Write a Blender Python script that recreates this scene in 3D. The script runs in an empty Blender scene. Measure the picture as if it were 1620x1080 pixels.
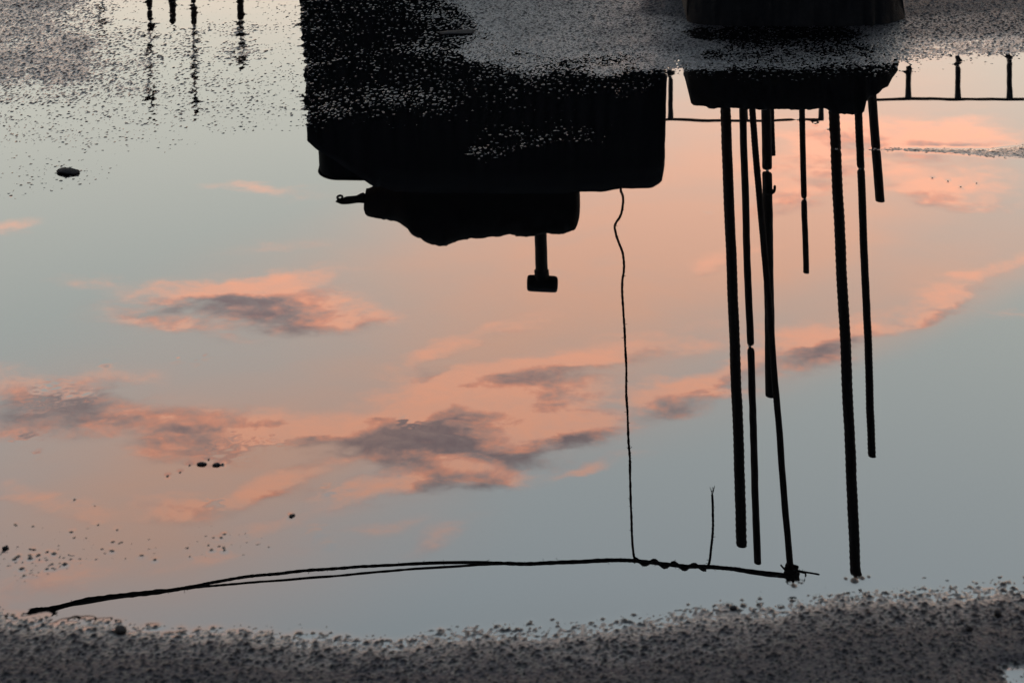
import bpy, bmesh, math, random
import numpy as np
from mathutils import Vector, Matrix

random.seed(7)
scene = bpy.context.scene
COL = scene.collection

# ---------------------------------------------------------------- camera
FP = 3200.0            # focal length in photo pixels (1620 wide)
YH = -1000.0           # row of the horizon (a level camera with a shift lens)
CH = 0.92              # camera height over the water
cam_d = bpy.data.cameras.new('camera')
cam_d.sensor_width = 36.0
cam_d.lens = 36.0 * FP / 1620.0
cam_d.shift_y = -(540.0 - YH) / 1620.0
cam_d.clip_start = 0.05
cam_d.clip_end = 2000.0
cam_d.dof.use_dof = True
cam_d.dof.focus_distance = 2.95
cam_d.dof.aperture_fstop = 22.0
cam = bpy.data.objects.new('camera', cam_d)
cam.location = (0, 0, CH)
cam.rotation_euler = (math.radians(90), 0, 0)
COL.objects.link(cam)
scene.camera = cam

# ---------------------------------------------------------------- exposure
scene.view_settings.view_transform = 'Standard'
scene.view_settings.look = 'None'
scene.view_settings.gamma = 1.0
scene.view_settings.use_curve_mapping = False
scene.view_settings.exposure = 3.45

# ---------------------------------------------------------------- world: dusk sky with lit clouds
world = bpy.data.worlds.new('World')
scene.world = world
world.use_nodes = True
NT = world.node_tree
for n in list(NT.nodes):
    NT.nodes.remove(n)


class NB:
    """small helper for wiring nodes"""
    def __init__(self, nt):
        self.nt = nt

    def new(self, t, **kw):
        n = self.nt.nodes.new(t)
        for k, v in kw.items():
            setattr(n, k, v)
        return n

    def put(self, sock, v):
        if isinstance(v, bpy.types.NodeSocket):
            self.nt.links.new(v, sock)
        elif v is not None:
            sock.default_value = v

    def math(self, op, a, b=None, c=None, clamp=False):
        n = self.new('ShaderNodeMath', operation=op, use_clamp=clamp)
        self.put(n.inputs[0], a)
        self.put(n.inputs[1], b)
        self.put(n.inputs[2], c)
        return n.outputs[0]

    def vmath(self, op, a, b=None, s=None):
        n = self.new('ShaderNodeVectorMath', operation=op)
        self.put(n.inputs[0], a)
        if b is not None:
            self.put(n.inputs[1], b)
        if s is not None:
            self.put(n.inputs['Scale'], s)
        return n.outputs['Value'] if op in ('LENGTH', 'DOT_PRODUCT', 'DISTANCE') else n.outputs[0]

    def comb(self, x, y, z=0.0):
        n = self.new('ShaderNodeCombineXYZ')
        self.put(n.inputs[0], x)
        self.put(n.inputs[1], y)
        self.put(n.inputs[2], z)
        return n.outputs[0]

    def sep(self, v):
        n = self.new('ShaderNodeSeparateXYZ')
        self.put(n.inputs[0], v)
        return n.outputs

    def noise(self, vec, scale, detail=4.0, rough=0.55, dist=0.0):
        n = self.new('ShaderNodeTexNoise')
        self.put(n.inputs['Vector'], vec)
        n.inputs['Scale'].default_value = scale
        n.inputs['Detail'].default_value = detail
        n.inputs['Roughness'].default_value = rough
        n.inputs['Distortion'].default_value = dist
        return n

    def smooth(self, v, a, b, lo=0.0, hi=1.0):
        n = self.new('ShaderNodeMapRange', interpolation_type='SMOOTHSTEP')
        self.put(n.inputs[0], v)
        for i, x in zip((1, 2, 3, 4), (a, b, lo, hi)):
            n.inputs[i].default_value = x
        return n.outputs[0]

    def mix(self, f, a, b):
        n = self.new('ShaderNodeMix', data_type='RGBA')
        self.put(n.inputs[0], f)
        for s, v in ((n.inputs[6], a), (n.inputs[7], b)):
            if isinstance(v, tuple):
                v = (*v, 1.0) if len(v) == 3 else v
            self.put(s, v)
        return n.outputs[2]


# clouds: where each bank stands in the sky, as (azimuth tangent, elevation tangent) in
# thousandths, half sizes, turn, weight
CLOUDS = [
    (330, 488, 165, 50, -2, 1.00), (470, 482, 120, 36, 4, 1.0), (590, 500, 85, 20, -8, 0.8),
    (410, 445, 200, 15, -6, 0.85), (440, 301, 85, 11, 3, 0.62), (140, 450, 52, 13, 0, 0.5),
    (310, 522, 60, 18, 8, 0.6),
    (80, 640, 165, 46, -6, 1.15), (15, 596, 50, 18, -20, 0.6),
    (300, 665, 160, 32, 4, 0.95), (370, 695, 160, 42, -2, 1.15), (230, 705, 80, 24, 6, 0.6),
    (535, 690, 80, 20, -14, 0.45),
    (650, 655, 120, 46, -8, 1.0), (735, 690, 150, 66, 4, 1.15), (820, 660, 110, 46, 18, 0.9),
    (900, 690, 100, 30, -12, 0.9), (560, 730, 120, 16, -14, 0.65),
    (780, 598, 200, 20, -9, 0.8), (980, 560, 190, 30, -10, 0.95), (790, 532, 125, 17, -17, 0.75),
    (640, 585, 80, 14, -25, 0.6), (900, 625, 170, 30, -4, 0.75), (720, 690, 260, 90, -4, 0.45),
    (590, 775, 95, 25, -14, 1.05), (765, 750, 72, 25, 12, 1.05), (450, 768, 80, 18, -10, 0.9),
    (1275, 552, 120, 36, -14, 1.0), (1110, 600, 130, 18, -22, 0.75), (1090, 632, 80, 24, -10, 0.75),
    (1190, 625, 70, 12, -4, 0.5),
    (1490, 212, 150, 34, 4, 1.3), (1485, 285, 130, 36, 10, 1.2), (1280, 245, 130, 44, -25, 1.1), (1240, 320, 80, 30, -20, 0.6),
    (1150, 405, 95, 16, -12, 0.75), (1440, 495, 170, 26, -22, 0.7), (1540, 505, 140, 8, 2, 0.55),
    (1560, 430, 120, 16, -28, 0.5), (1230, 520, 60, 12, 0, 0.5),
    (285, 805, 80, 18, 0, 1.05), (130, 805, 60, 16, 8, 0.75), (40, 785, 60, 22, 20, 0.5),
    (380, 790, 70, 12, 0, 0.5), (690, 850, 80, 22, -25, 0.42), (920, 752, 60, 9, -18, 0.5),
    (1000, 725, 26, 7, 0, 0.4), (90, 920, 150, 22, -18, 0.5), (280, 905, 120, 14, -10, 0.4),
    (560, 850, 120, 18, -14, 0.40), (430, 830, 90, 14, -10, 0.42), (0, 360, 40, 16, -15, 0.55), (430, 385, 90, 10, -5, 0.35),
    # banks outside the part mirrored in the water
    (-700, 500, 300, 60, 8, 0.8), (-1100, 250, 350, 60, -5, 0.9), (2300, 420, 330, 60, -8, 0.9),
    (2900, 700, 400, 90, 10, 0.8), (-400, 1100, 350, 70, 12, 0.8), (1900, 1250, 420, 70, -12, 0.8),
    (700, 1500, 400, 90, 5, 0.8), (1500, -320, 600, 50, 2, 0.6),
    (500, -520, 700, 45, 0, 0.6),
]


LUMPS = [
    (1480, 205, 130, 18, 4, -0.45), (1470, 290, 100, 20, 10, -0.45), (1270, 260, 100, 22, -20, -0.35),
    (810, 675, 75, 40, 20, -0.75), (640, 638, 110, 16, -6, -0.65), (430, 685, 130, 15, -3, -0.60), (765, 748, 60, 18, 10, -0.6),
    (330, 452, 130, 10, -4, -0.4), (1000, 545, 120, 12, -6, -0.4), (1270, 532, 90, 12, -14, -0.5), (590, 770, 70, 14, -14, -0.45),
    (80, 635, 150, 30, -6, 0.62), (270, 655, 120, 16, 2, 0.45), (340, 650, 90, 14, 2, 0.35), (680, 690, 85, 24, 0, 0.42), (620, 665, 60, 16, -8, 0.25), (700, 632, 120, 14, -4, -0.35), (880, 655, 70, 16, 10, -0.4),
    (880, 700, 80, 14, -14, 0.35), (1290, 560, 70, 14, -14, 0.42), (1130, 608, 70, 10, -20, 0.3), (260, 488, 70, 14, 0, 0.40),
    (430, 488, 80, 13, 2, 0.32), (560, 505, 60, 9, -8, 0.3), (285, 812, 45, 9, 0, 0.4), (540, 700, 60, 14, -14, 0.3),
]
SUNWARD = (0.004, -0.024)     # a small step toward the low sun


def build_cloud_group():
    """cover of cloud at a place in the sky, and a little nearer the sun"""
    g = bpy.data.node_groups.new('cloud_cover', 'ShaderNodeTree')
    g.interface.new_socket('sky', in_out='INPUT', socket_type='NodeSocketVector')
    g.interface.new_socket('layer', in_out='INPUT', socket_type='NodeSocketVector')
    g.interface.new_socket('cover', in_out='OUTPUT', socket_type='NodeSocketFloat')
    g.interface.new_socket('cover sunward', in_out='OUTPUT', socket_type='NodeSocketFloat')
    b = NB(g)
    gi = b.new('NodeGroupInput')
    go = b.new('NodeGroupOutput')
    sky, layer = gi.outputs[0], gi.outputs[1]
    w1 = b.vmath('SUBTRACT', b.noise(layer, 10.0, 5.0, 0.60).outputs['Color'], (0.5, 0.5, 0.5))
    pos = b.vmath('ADD', sky, b.vmath('MULTIPLY', w1, (0.24, 0.085, 0.0)))
    t0 = t1 = None
    for i, (cx, cy, rx, ry, rot, w) in enumerate(CLOUDS):
        if i and i % 4 == 0:
            # ties each bank to the ones before, so that few values are alive at a time
            ma = b.new('ShaderNodeVectorMath', operation='MULTIPLY_ADD')
            b.put(ma.inputs[0], t1)
            ma.inputs[1].default_value = (1e-8, 0.0, 0.0)
            b.put(ma.inputs[2], pos)
            pos = ma.outputs[0]
        c, s_ = math.cos(math.radians(rot)), math.sin(math.radians(rot))
        ox, oy = (cx - 810) / 1000, (cy + 1000) / 1000
        k = 1 / 1.5
        ax, ay = c / rx * 1000 * k, s_ / rx * 1000 * k
        bx, by = -s_ / ry * 1000 * k, c / ry * 1000 * k
        qx = b.vmath('DOT_PRODUCT', pos, (ax, ay, -(ax * ox + ay * oy)))
        qy = b.vmath('DOT_PRODUCT', pos, (bx, by, -(bx * ox + by * oy)))

        def fall(x, y, tot):
            d2 = b.math('MULTIPLY_ADD', x, x, b.math('MULTIPLY', y, y))
            v = b.math('SUBTRACT', 1.0, d2, clamp=True)
            v = b.math('MULTIPLY', v, v)
            return b.math('MULTIPLY', v, w) if tot is None else b.math('MULTIPLY_ADD', v, w, tot)
        t0 = fall(qx, qy, t0)
        t1 = fall(b.math('ADD', qx, ax * SUNWARD[0] + ay * SUNWARD[1]), b.math('ADD', qy, bx * SUNWARD[0] + by * SUNWARD[1]), t1)
    n = b.noise(layer, 17.0, 8.0, 0.66, 0.25).outputs[0]
    m = b.noise(b.vmath('ADD', layer, (0.0, 0.034, 0.0)), 17.0, 5.0, 0.66, 0.25).outputs[0]
    for t, q, o in ((t0, n, 0), (t1, m, 1)):
        f = b.math('MULTIPLY', b.math('SUBTRACT', q, 0.52), 3.3)
        b.put(go.inputs[o], b.math('MULTIPLY_ADD', f, b.smooth(t, 0.0, 0.6, 0.0, 1.0), t))
    return g


def build_world():
    b = NB(NT)
    tc = b.new('ShaderNodeTexCoord')
    dx, dy, dz = b.sep(tc.outputs['Generated'])
    fy = b.math('MAXIMUM', dy, 0.02)
    u = b.math('MULTIPLY', b.math('DIVIDE', dx, fy), FP / 1000)
    s = b.math('MULTIPLY', b.math('DIVIDE', dz, fy), FP / 1000)
    sky = b.comb(u, s)
    zz = b.math('MAXIMUM', dz, 0.03)
    layer = b.comb(b.math('MULTIPLY', b.math('DIVIDE', dx, zz), 0.62), b.math('DIVIDE', dy, zz), 0.0)
    # clear sky: dusk gradient, bright to the west (+Y), dim to the east
    ele = b.math('DIVIDE', dz, b.math('MAXIMUM', b.math('SQRT', b.math('ADD', b.math('MULTIPLY', dx, dx), b.math('MULTIPLY', dy, dy))), 0.02))
    ramp = b.new('ShaderNodeValToRGB')
    b.put(ramp.inputs[0], b.math('MULTIPLY', ele, 0.7))
    e = ramp.color_ramp.elements
    e[0].position = 0.0
    e[0].color = (0.62, 0.30, 0.15, 1)
    e[1].position = 1.0
    e[1].color = (0.13, 0.17, 0.20, 1)
    for p, c in ((0.12, (0.46, 0.34, 0.25)), (0.22, (0.350, 0.340, 0.290)), (0.32, (0.345, 0.368, 0.348)),
                 (0.42, (0.375, 0.425, 0.452)), (0.60, (0.29, 0.335, 0.365))):
        el = e.new(p)
        el.color = (*c, 1)
    west = ramp.outputs[0]
    # thin peach veil of high cloud spread by the low sun
    def veil(cx, cy, rx, ry, rot, w):
        m = b.new('ShaderNodeMapping', vector_type='TEXTURE')
        b.put(m.inputs[0], sky)
        m.inputs['Location'].default_value = ((cx - 810) / 1000, (cy + 1000) / 1000, 0)
        m.inputs['Rotation'].default_value = (0, 0, math.radians(rot))
        m.inputs['Scale'].default_value = (rx / 1000, ry / 1000, 1)
        return b.smooth(b.vmath('LENGTH', m.outputs[0]), 1.5, 0.0, 0.0, w)
    v = None
    for a in ((1040, 380, 480, 240, -18, 0.95), (1330, 300, 420, 200, -10, 0.55), (640, 420, 380, 90, -10, 0.35),
              (300, 700, 420, 170, -8, 0.50), (700, 620, 380, 130, -12, 0.40), (1500, 450, 300, 60, -24, 0.5),
              (180, 870, 480, 170, -8, 0.55), (1300, -200, 1500, 260, 0, 0.6)):
        q = veil(*a)
        v = q if v is None else b.math('ADD', v, q)
    str_n = b.noise(layer, 5.0, 5.0, 0.6, 0.4).outputs[0]
    v = b.math('MULTIPLY', b.math('MINIMUM', v, 1.1), b.smooth(str_n, 0.2, 0.75, 0.72, 1.12), clamp=True)
    col = b.mix(v, west, (0.61, 0.355, 0.255))
    # clouds
    g = b.new('ShaderNodeGroup')
    g.node_tree = build_cloud_group()
    b.put(g.inputs[0], b.comb(u, s, 1.0))
    b.put(g.inputs[1], layer)
    c0, c1 = g.outputs[0], g.outputs[1]
    wn = b.vmath('SUBTRACT', b.noise(layer, 22.0, 5.0, 0.62).outputs['Color'], (0.5, 0.5, 0.5))
    warped = b.vmath('ADD', b.comb(u, s, 1.0), b.vmath('MULTIPLY', wn, (0.16, 0.075, 0.0)))
    dens = b.smooth(c0, 0.0, 1.30)
    thick = b.smooth(c0, 0.20, 2.10)
    # the lumps that stand out lit from below, and the hollows in their own shade
    rel_ = None
    for (cx, cy, rx, ry, rot, w) in LUMPS:
        c, s_ = math.cos(math.radians(rot)), math.sin(math.radians(rot))
        ox, oy = (cx - 810) / 1000, (cy + 1000) / 1000
        ax, ay, bx, by = c / rx * 667, s_ / rx * 667, -s_ / ry * 667, c / ry * 667
        qx = b.vmath('DOT_PRODUCT', warped, (ax, ay, -(ax * ox + ay * oy)))
        qy = b.vmath('DOT_PRODUCT', warped, (bx, by, -(bx * ox + by * oy)))
        f_ = b.math('SUBTRACT', 1.0, b.math('MULTIPLY_ADD', qx, qx, b.math('MULTIPLY', qy, qy)), clamp=True)
        rel_ = b.math('MULTIPLY', f_, w) if rel_ is None else b.math('MULTIPLY_ADD', f_, w, rel_)
    fib = b.noise(layer, 32.0, 8.0, 0.74, 0.6).outputs[0]
    lit = b.math('MULTIPLY_ADD', b.math('SUBTRACT', c0, c1), 0.75, b.math('MULTIPLY', b.math('SUBTRACT', fib, 0.5), 1.9))
    shade = b.math('ADD', b.math('SUBTRACT', b.math('MULTIPLY_ADD', thick, 0.60, 0.13), lit), rel_)
    rmp = b.new('ShaderNodeValToRGB')
    b.put(rmp.inputs[0], shade)
    ce = rmp.color_ramp.elements
    ce[0].position, ce[0].color = 0.0, (0.80, 0.385, 0.255, 1)
    ce[1].position, ce[1].color = 0.95, (0.185, 0.138, 0.145, 1)
    for p_, c_ in ((0.22, (0.68, 0.290, 0.195)), (0.46, (0.50, 0.250, 0.190)), (0.72, (0.31, 0.195, 0.178))):
        el = ce.new(p_)
        el.color = (*c_, 1)
    dens = b.math('MULTIPLY', dens, b.smooth(fib, 0.28, 0.66, 0.66, 0.98))
    col = b.mix(dens, col, rmp.outputs[0])
    # the eastern half of the dome lies in the earth's shadow
    back = b.smooth(dy, 0.45, -0.55)
    col = b.mix(back, col, (0.013, 0.017, 0.027))
    bg = b.new('ShaderNodeBackground')
    b.put(bg.inputs[0], col)
    bg.inputs[1].default_value = 1.0
    # physical twilight sky, sun on the western horizon
    st = b.new('ShaderNodeTexSky')
    st.sky_type = 'NISHITA'
    st.sun_disc = False
    st.sun_elevation = math.radians(1.0)
    st.sun_rotation = math.radians(8.0)
    st.dust_density = 2.0
    bg2 = b.new('ShaderNodeBackground')
    b.put(bg2.inputs[0], st.outputs[0])
    bg2.inputs[1].default_value = 0.003
    add = b.new('ShaderNodeAddShader')
    NT.links.new(bg.outputs[0], add.inputs[0])
    NT.links.new(bg2.outputs[0], add.inputs[1])
    out = b.new('ShaderNodeOutputWorld')
    NT.links.new(add.outputs[0], out.inputs[0])


build_world()
world.cycles.sampling_method = 'NONE'
scene.cycles.max_bounces = 5
scene.cycles.diffuse_bounces = 1
scene.cycles.glossy_bounces = 3

sun_d = bpy.data.lights.new('sun', 'SUN')
sun_d.energy = 0.02
sun_d.angle = math.radians(6)
sun_d.color = (1.0, 0.62, 0.42)
sun = bpy.data.objects.new('sun', sun_d)
sun.rotation_euler = Vector((-0.14, -1, -0.03)).to_track_quat('-Z', 'Y').to_euler()
sun.location = (1, 8, 3)
COL.objects.link(sun)


# ---------------------------------------------------------------- helpers
def X(px, D):
    """sideways place of photo column px at distance D"""
    return (px - 810.0) / FP * D


def ZR(py, D):
    """height of a thing at distance D whose mirror image is at photo row py"""
    return (py - YH) / FP * D - CH


def GY(py):
    """distance of the ground (z = 0) at photo row py"""
    return CH * FP / (py - YH)


def P(px, py, D):
    return Vector((X(px, D), D, ZR(py, D)))


def link(name, me, mat, parent=None):
    o = bpy.data.objects.new(name, me)
    COL.objects.link(o)
    if mat and not me.materials:
        me.materials.append(mat)
    if parent:
        o.parent = parent
    return o


def tag(o, label, cat, group=None):
    o['label'] = label
    o['category'] = cat
    if group:
        o['group'] = group
    return o


def empty(name, loc=(0, 0, 0)):
    o = bpy.data.objects.new(name, None)
    o.location = loc
    o.empty_display_size = 0.05
    COL.objects.link(o)
    return o


def mesh_from(verts, faces, smooth=True, name='mesh'):
    me = bpy.data.meshes.new(name)
    me.from_pydata([tuple(v) for v in verts], [], faces)
    if smooth:
        me.polygons.foreach_set('use_smooth', [True] * len(me.polygons))
    me.update()
    return me


def local(verts, origin):
    o = Vector(origin)
    return [Vector(v) - o for v in verts]


def loft(rings, caps=True, closed=True):
    n = len(rings[0])
    V, F = [], []
    for r in rings:
        V += r
    for i in range(len(rings) - 1):
        for j in range(n if closed else n - 1):
            k = (j + 1) % n
            F.append((i * n + j, i * n + k, (i + 1) * n + k, (i + 1) * n + j))
    if caps:
        F.append(tuple(range(n - 1, -1, -1)))
        F.append(tuple((len(rings) - 1) * n + j for j in range(n)))
    return V, F


def frames(pts):
    T = []
    for i in range(len(pts)):
        a, c = pts[max(i - 1, 0)], pts[min(i + 1, len(pts) - 1)]
        T.append((c - a).normalized())
    up = Vector((0, 1, 0)) if abs(T[0].y) < 0.9 else Vector((1, 0, 0))
    N = (up - T[0] * up.dot(T[0])).normalized()
    out = []
    for t in T:
        N = (N - t * N.dot(t)).normalized()
        out.append((t, N, t.cross(N)))
    return out


def tube(pts, rad, sides=8, caps=True):
    """rad: number or f(i, length so far, angle)"""
    fr = frames(pts)
    L, rings = 0.0, []
    for i, p in enumerate(pts):
        if i:
            L += (p - pts[i - 1]).length
        t, n, bb = fr[i]
        ring = []
        for j in range(sides):
            a = 2 * math.pi * j / sides
            r = rad(i, L, a) if callable(rad) else rad
            ring.append(p + n * (math.cos(a) * r) + bb * (math.sin(a) * r))
        rings.append(ring)
    return loft(rings, caps)


def spline(pts, n):
    """Catmull-Rom through pts, n samples per span"""
    out = []
    q = [pts[0] * 2 - pts[1]] + list(pts) + [pts[-1] * 2 - pts[-2]]
    for i in range(1, len(q) - 2):
        a, b_, c, d = q[i - 1], q[i], q[i + 1], q[i + 2]
        for k in range(n):
            t = k / n
            out.append(0.5 * ((2 * b_) + (c - a) * t + (2 * a - 5 * b_ + 4 * c - d) * t * t
                              + (3 * b_ - a - 3 * c + d) * t ** 3))
    out.append(pts[-1].copy())
    return out


def join_parts(parts):
    V, F = [], []
    for v, f in parts:
        k = len(V)
        V += v
        F += [tuple(i + k for i in q) for q in f]
    return V, F


# numpy gradient noise
RNG = np.random.RandomState(11)
PERM = RNG.permutation(4096)
ANG = RNG.rand(4096) * 2 * np.pi
GXT, GYT = np.cos(ANG), np.sin(ANG)


def pnoise(x, y, seed=0):
    xi = np.floor(x).astype(np.int64)
    yi = np.floor(y).astype(np.int64)
    xf, yf = x - xi, y - yi
    u = xf * xf * xf * (xf * (xf * 6 - 15) + 10)
    v = yf * yf * yf * (yf * (yf * 6 - 15) + 10)

    def g(ix, iy, fx, fy):
        h = PERM[(PERM[(ix + seed * 131) & 4095] + iy) & 4095]
        return GXT[h] * fx + GYT[h] * fy
    a = g(xi, yi, xf, yf)
    b_ = g(xi + 1, yi, xf - 1, yf)
    c = g(xi, yi + 1, xf, yf - 1)
    d = g(xi + 1, yi + 1, xf - 1, yf - 1)
    return (a + (b_ - a) * u + (c - a) * v + (a - b_ - c + d) * u * v) * 1.5


def n1(x, y=0.0, seed=0):
    return float(pnoise(np.array([x]), np.array([y]), seed)[0])


# ---------------------------------------------------------------- materials
def principled(name, base, rough, spec_ior=1.45, metallic=0.0):
    m = bpy.data.materials.new(name)
    m.use_nodes = True
    nt = m.node_tree
    bs = nt.nodes['Principled BSDF']
    bs.inputs['Base Color'].default_value = (*base, 1)
    bs.inputs['Roughness'].default_value = rough
    bs.inputs['IOR'].default_value = spec_ior
    bs.inputs['Metallic'].default_value = metallic
    return m, NB(nt), bs


def mottled(name, c0, c1, rough, scale=30.0, bump=0.2, bump_scale=200.0, metallic=0.0, spec=0.25):
    m, b, bs = principled(name, c0, rough, metallic=metallic)
    bs.inputs['Specular IOR Level'].default_value = spec
    tc = b.new('ShaderNodeTexCoord')
    n = b.noise(tc.outputs['Object'], scale, 6.0, 0.6)
    b.put(bs.inputs['Base Color'], b.mix(b.smooth(n.outputs[0], 0.3, 0.7), c0, c1))
    n2 = b.noise(tc.outputs['Object'], bump_scale, 5.0, 0.6)
    bp = b.new('ShaderNodeBump')
    bp.inputs['Strength'].default_value = bump
    bp.inputs['Distance'].default_value = 0.003
    b.put(bp.inputs['Height'], n2.outputs[0])
    b.put(bs.inputs['Normal'], bp.outputs[0])
    r = b.smooth(n.outputs[0], 0.2, 0.8, rough * 0.8, min(1.0, rough * 1.2))
    b.put(bs.inputs['Roughness'], r)
    return m


def ground_material():
    m, b, bs = principled('wet_asphalt', (0.035, 0.034, 0.036), 0.4, 1.4)
    tc = b.new('ShaderNodeTexCoord')
    p = tc.outputs['Object']
    n = b.noise(p, 6.0, 5.0, 0.6)
    grit = b.noise(p, 260.0, 3.0, 0.6)
    c = b.mix(b.smooth(n.outputs[0], 0.3, 0.7), (0.011, 0.010, 0.013), (0.020, 0.017, 0.018))
    c = b.mix(b.smooth(grit.outputs[0], 0.45, 0.70), c, (0.028, 0.026, 0.024))
    vo = b.new('ShaderNodeTexVoronoi')
    b.put(vo.inputs['Vector'], p)
    vo.inputs['Scale'].default_value = 330.0
    pick = b.smooth(b.sep(vo.outputs['Color'])[0], 0.70, 0.74)
    spot = b.math('MULTIPLY', pick, b.smooth(vo.outputs['Distance'], 0.42, 0.26))
    c = b.mix(spot, c, (0.003, 0.003, 0.004))
    # dark stones set in the binder
    ag = b.new('ShaderNodeAttribute', attribute_name='aggregate').outputs['Fac']
    c = b.mix(ag, c, (0.005, 0.005, 0.006))
    b.put(bs.inputs['Base Color'], c)
    # soaked at the waterline, only damp where it stands higher
    z = b.sep(p)[2]
    dry = b.smooth(z, -0.0002, 0.0020)
    b.put(bs.inputs['Roughness'], b.math('MULTIPLY_ADD', dry, 0.30, b.smooth(n.outputs[0], 0.3, 0.7, 0.30, 0.42)))
    sp = b.math('MULTIPLY_ADD', dry, -0.38, 0.44)
    b.put(bs.inputs['Specular IOR Level'], b.math('MULTIPLY', sp, b.math('MULTIPLY_ADD', b.math('MAXIMUM', ag, spot), -0.80, 1.0)))
    bp = b.new('ShaderNodeBump')
    bp.inputs['Strength'].default_value = 0.55
    bp.inputs['Distance'].default_value = 0.0020
    h = b.noise(p, 420.0, 4.0, 0.65)
    b.put(bp.inputs['Height'], b.math('MULTIPLY_ADD', vo.outputs['Distance'], -0.7, h.outputs[0]))
    b.put(bs.inputs['Normal'], bp.outputs[0])
    return m


def water_material():
    m, b, bs = principled('puddle_water', (0.0007, 0.0007, 0.0008), 0.0, 1.333)
    tc = b.new('ShaderNodeTexCoord')
    n = b.noise(tc.outputs['Object'], 9.0, 2.0, 0.5)
    bp = b.new('ShaderNodeBump')
    bp.inputs['Strength'].default_value = 1.0
    bp.inputs['Distance'].default_value = 0.00004
    b.put(bp.inputs['Height'], n.outputs[0])
    b.put(bs.inputs['Normal'], bp.outputs[0])
    return m


M_GROUND = ground_material()
M_WATER = water_material()
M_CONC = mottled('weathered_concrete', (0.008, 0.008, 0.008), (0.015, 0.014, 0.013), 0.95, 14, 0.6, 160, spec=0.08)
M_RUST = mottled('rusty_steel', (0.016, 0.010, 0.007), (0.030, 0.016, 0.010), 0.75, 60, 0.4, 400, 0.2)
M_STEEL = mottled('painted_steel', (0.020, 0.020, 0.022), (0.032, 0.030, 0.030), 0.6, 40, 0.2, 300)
M_TWINE = mottled('jute_twine', (0.020, 0.015, 0.010), (0.035, 0.026, 0.017), 0.9, 200, 0.5, 900)
M_BOX = mottled('dark_plastic', (0.004, 0.004, 0.005), (0.007, 0.007, 0.008), 0.7, 12, 0.1, 90, spec=0.03)
M_TARP = mottled('dark_tarpaulin', (0.004, 0.0045, 0.006), (0.007, 0.007, 0.009), 0.5, 10, 0.15, 120, spec=0.10)
M_SACK = mottled('woven_sack', (0.008, 0.007, 0.006), (0.012, 0.011, 0.010), 0.95, 25, 0.5, 500, spec=0.04)
M_WOOD = mottled('worn_wood', (0.012, 0.009, 0.006), (0.022, 0.015, 0.010), 0.7, 30, 0.3, 200)
M_HEAD = mottled('hammer_rubber', (0.004, 0.004, 0.004), (0.007, 0.007, 0.007), 0.6, 50, 0.2, 300)
M_STONE = mottled('wet_pebble', (0.005, 0.005, 0.006), (0.012, 0.011, 0.011), 0.85, 120, 0.5, 700, spec=0.05)

# ---------------------------------------------------------------- ground and puddle
# relief of the slab read off the shoreline: (column, row, height in mm)
RELIEF = []


def rel(pts, z):
    for (x, y) in pts:
        RELIEF.append((x, y, z))


# deep middle of the pool
rel([(300, 400), (600, 420), (900, 420), (1200, 380), (1500, 370), (400, 560), (700, 560), (1000, 560), (1300, 520),
     (1580, 560), (600, 700), (850, 720), (1100, 720), (1350, 700), (1560, 720), (700, 820), (950, 830), (1200, 820),
     (1400, 810), (1100, 300), (1300, 330), (950, 330), (600, 320), (150, 520)], -7.0)
rel([(60, 430), (100, 680), (200, 600), (1640, 650), (1640, 800), (1640, 430), (480, 870), (700, 900), (900, 905),
     (1100, 880), (1250, 850), (350, 930), (500, 930), (1500, 830)], -4.5)
# near shore: just under water, at the waterline, above it
SH = [(-260, 970), (-100, 966), (0, 971), (130, 977), (260, 978), (400, 984), (520, 1000), (620, 1004), (720, 998),
      (850, 989), (1000, 982), (1080, 972), (1180, 955), (1280, 940), (1380, 926), (1500, 923), (1620, 917), (1750, 906),
      (1880, 896)]
SH = [(x, float(np.interp(x, [p[0] for p in SH], [p[1] for p in SH]))) for x in range(-260, 1881, 42)]
rel([(x, y - 40) for x, y in SH], -3.4)
rel([(x, y - 14) for x, y in SH], -1.2)
rel([(x, y + 14) for x, y in SH], 0.5)
rel([(x, y + 45) for x, y in SH], 1.7)
rel([(x, y + 110) for x, y in SH], 4.0)
rel([(x, y + 200) for x, y in SH], 5.0)
rel([(1612, 1073), (1640, 1074)], -0.5)
# shallow left
rel([(20, 890), (90, 893), (0, 868), (50, 908), (-60, 890)], -0.05)
rel([(40, 945), (110, 945), (200, 935), (250, 905)], -2.6)
rel([(5, 964), (-8, 972), (-30, 960)], 1.2)
rel([(60, 800), (150, 820), (220, 810), (250, 760), (200, 700), (420, 780)], -3.0)
rel([(160, 880), (120, 850), (40, 830), (230, 885), (330, 865), (380, 860)], -0.60)
rel([(330, 735), (300, 725), (370, 730)], -2.4)
rel([(130, 795), (40, 700), (300, 640), (560, 860), (460, 815)], -2.2)
rel([(-100, 930), (-120, 870)], -2.0)
# far shore on the right
rel([(1110, 55), (1180, 52), (1250, 50), (1320, 52), (1400, 55)], -0.40)
rel([(1130, 85), (1190, 82), (1250, 80), (1320, 82), (1380, 85)], 0.05)
rel([(1250, 20), (1180, 25), (1330, 25)], 0.0)
FS = [(1060, 118), (1150, 118), (1250, 118), (1350, 112), (1450, 102), (1540, 96), (1620, 90), (1750, 80)]
FS = [(x, float(np.interp(x, [p[0] for p in FS], [p[1] for p in FS]))) for x in range(1060, 1751, 38)]
rel([(x, y + 75) for x, y in FS], -5.0)
rel([(x, y + 24) for x, y in FS], -2.8)
rel([(x, y + 4) for x, y in FS], -0.5)
rel([(x, y - 14) for x, y in FS], 0.55)
rel([(x, y - 50) for x, y in FS if not 1100 < x < 1400], 1.6)
rel([(x, y - 110) for x, y in FS], 3.4)
rel([(x, y - 180) for x, y in FS], 4.0)
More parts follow.
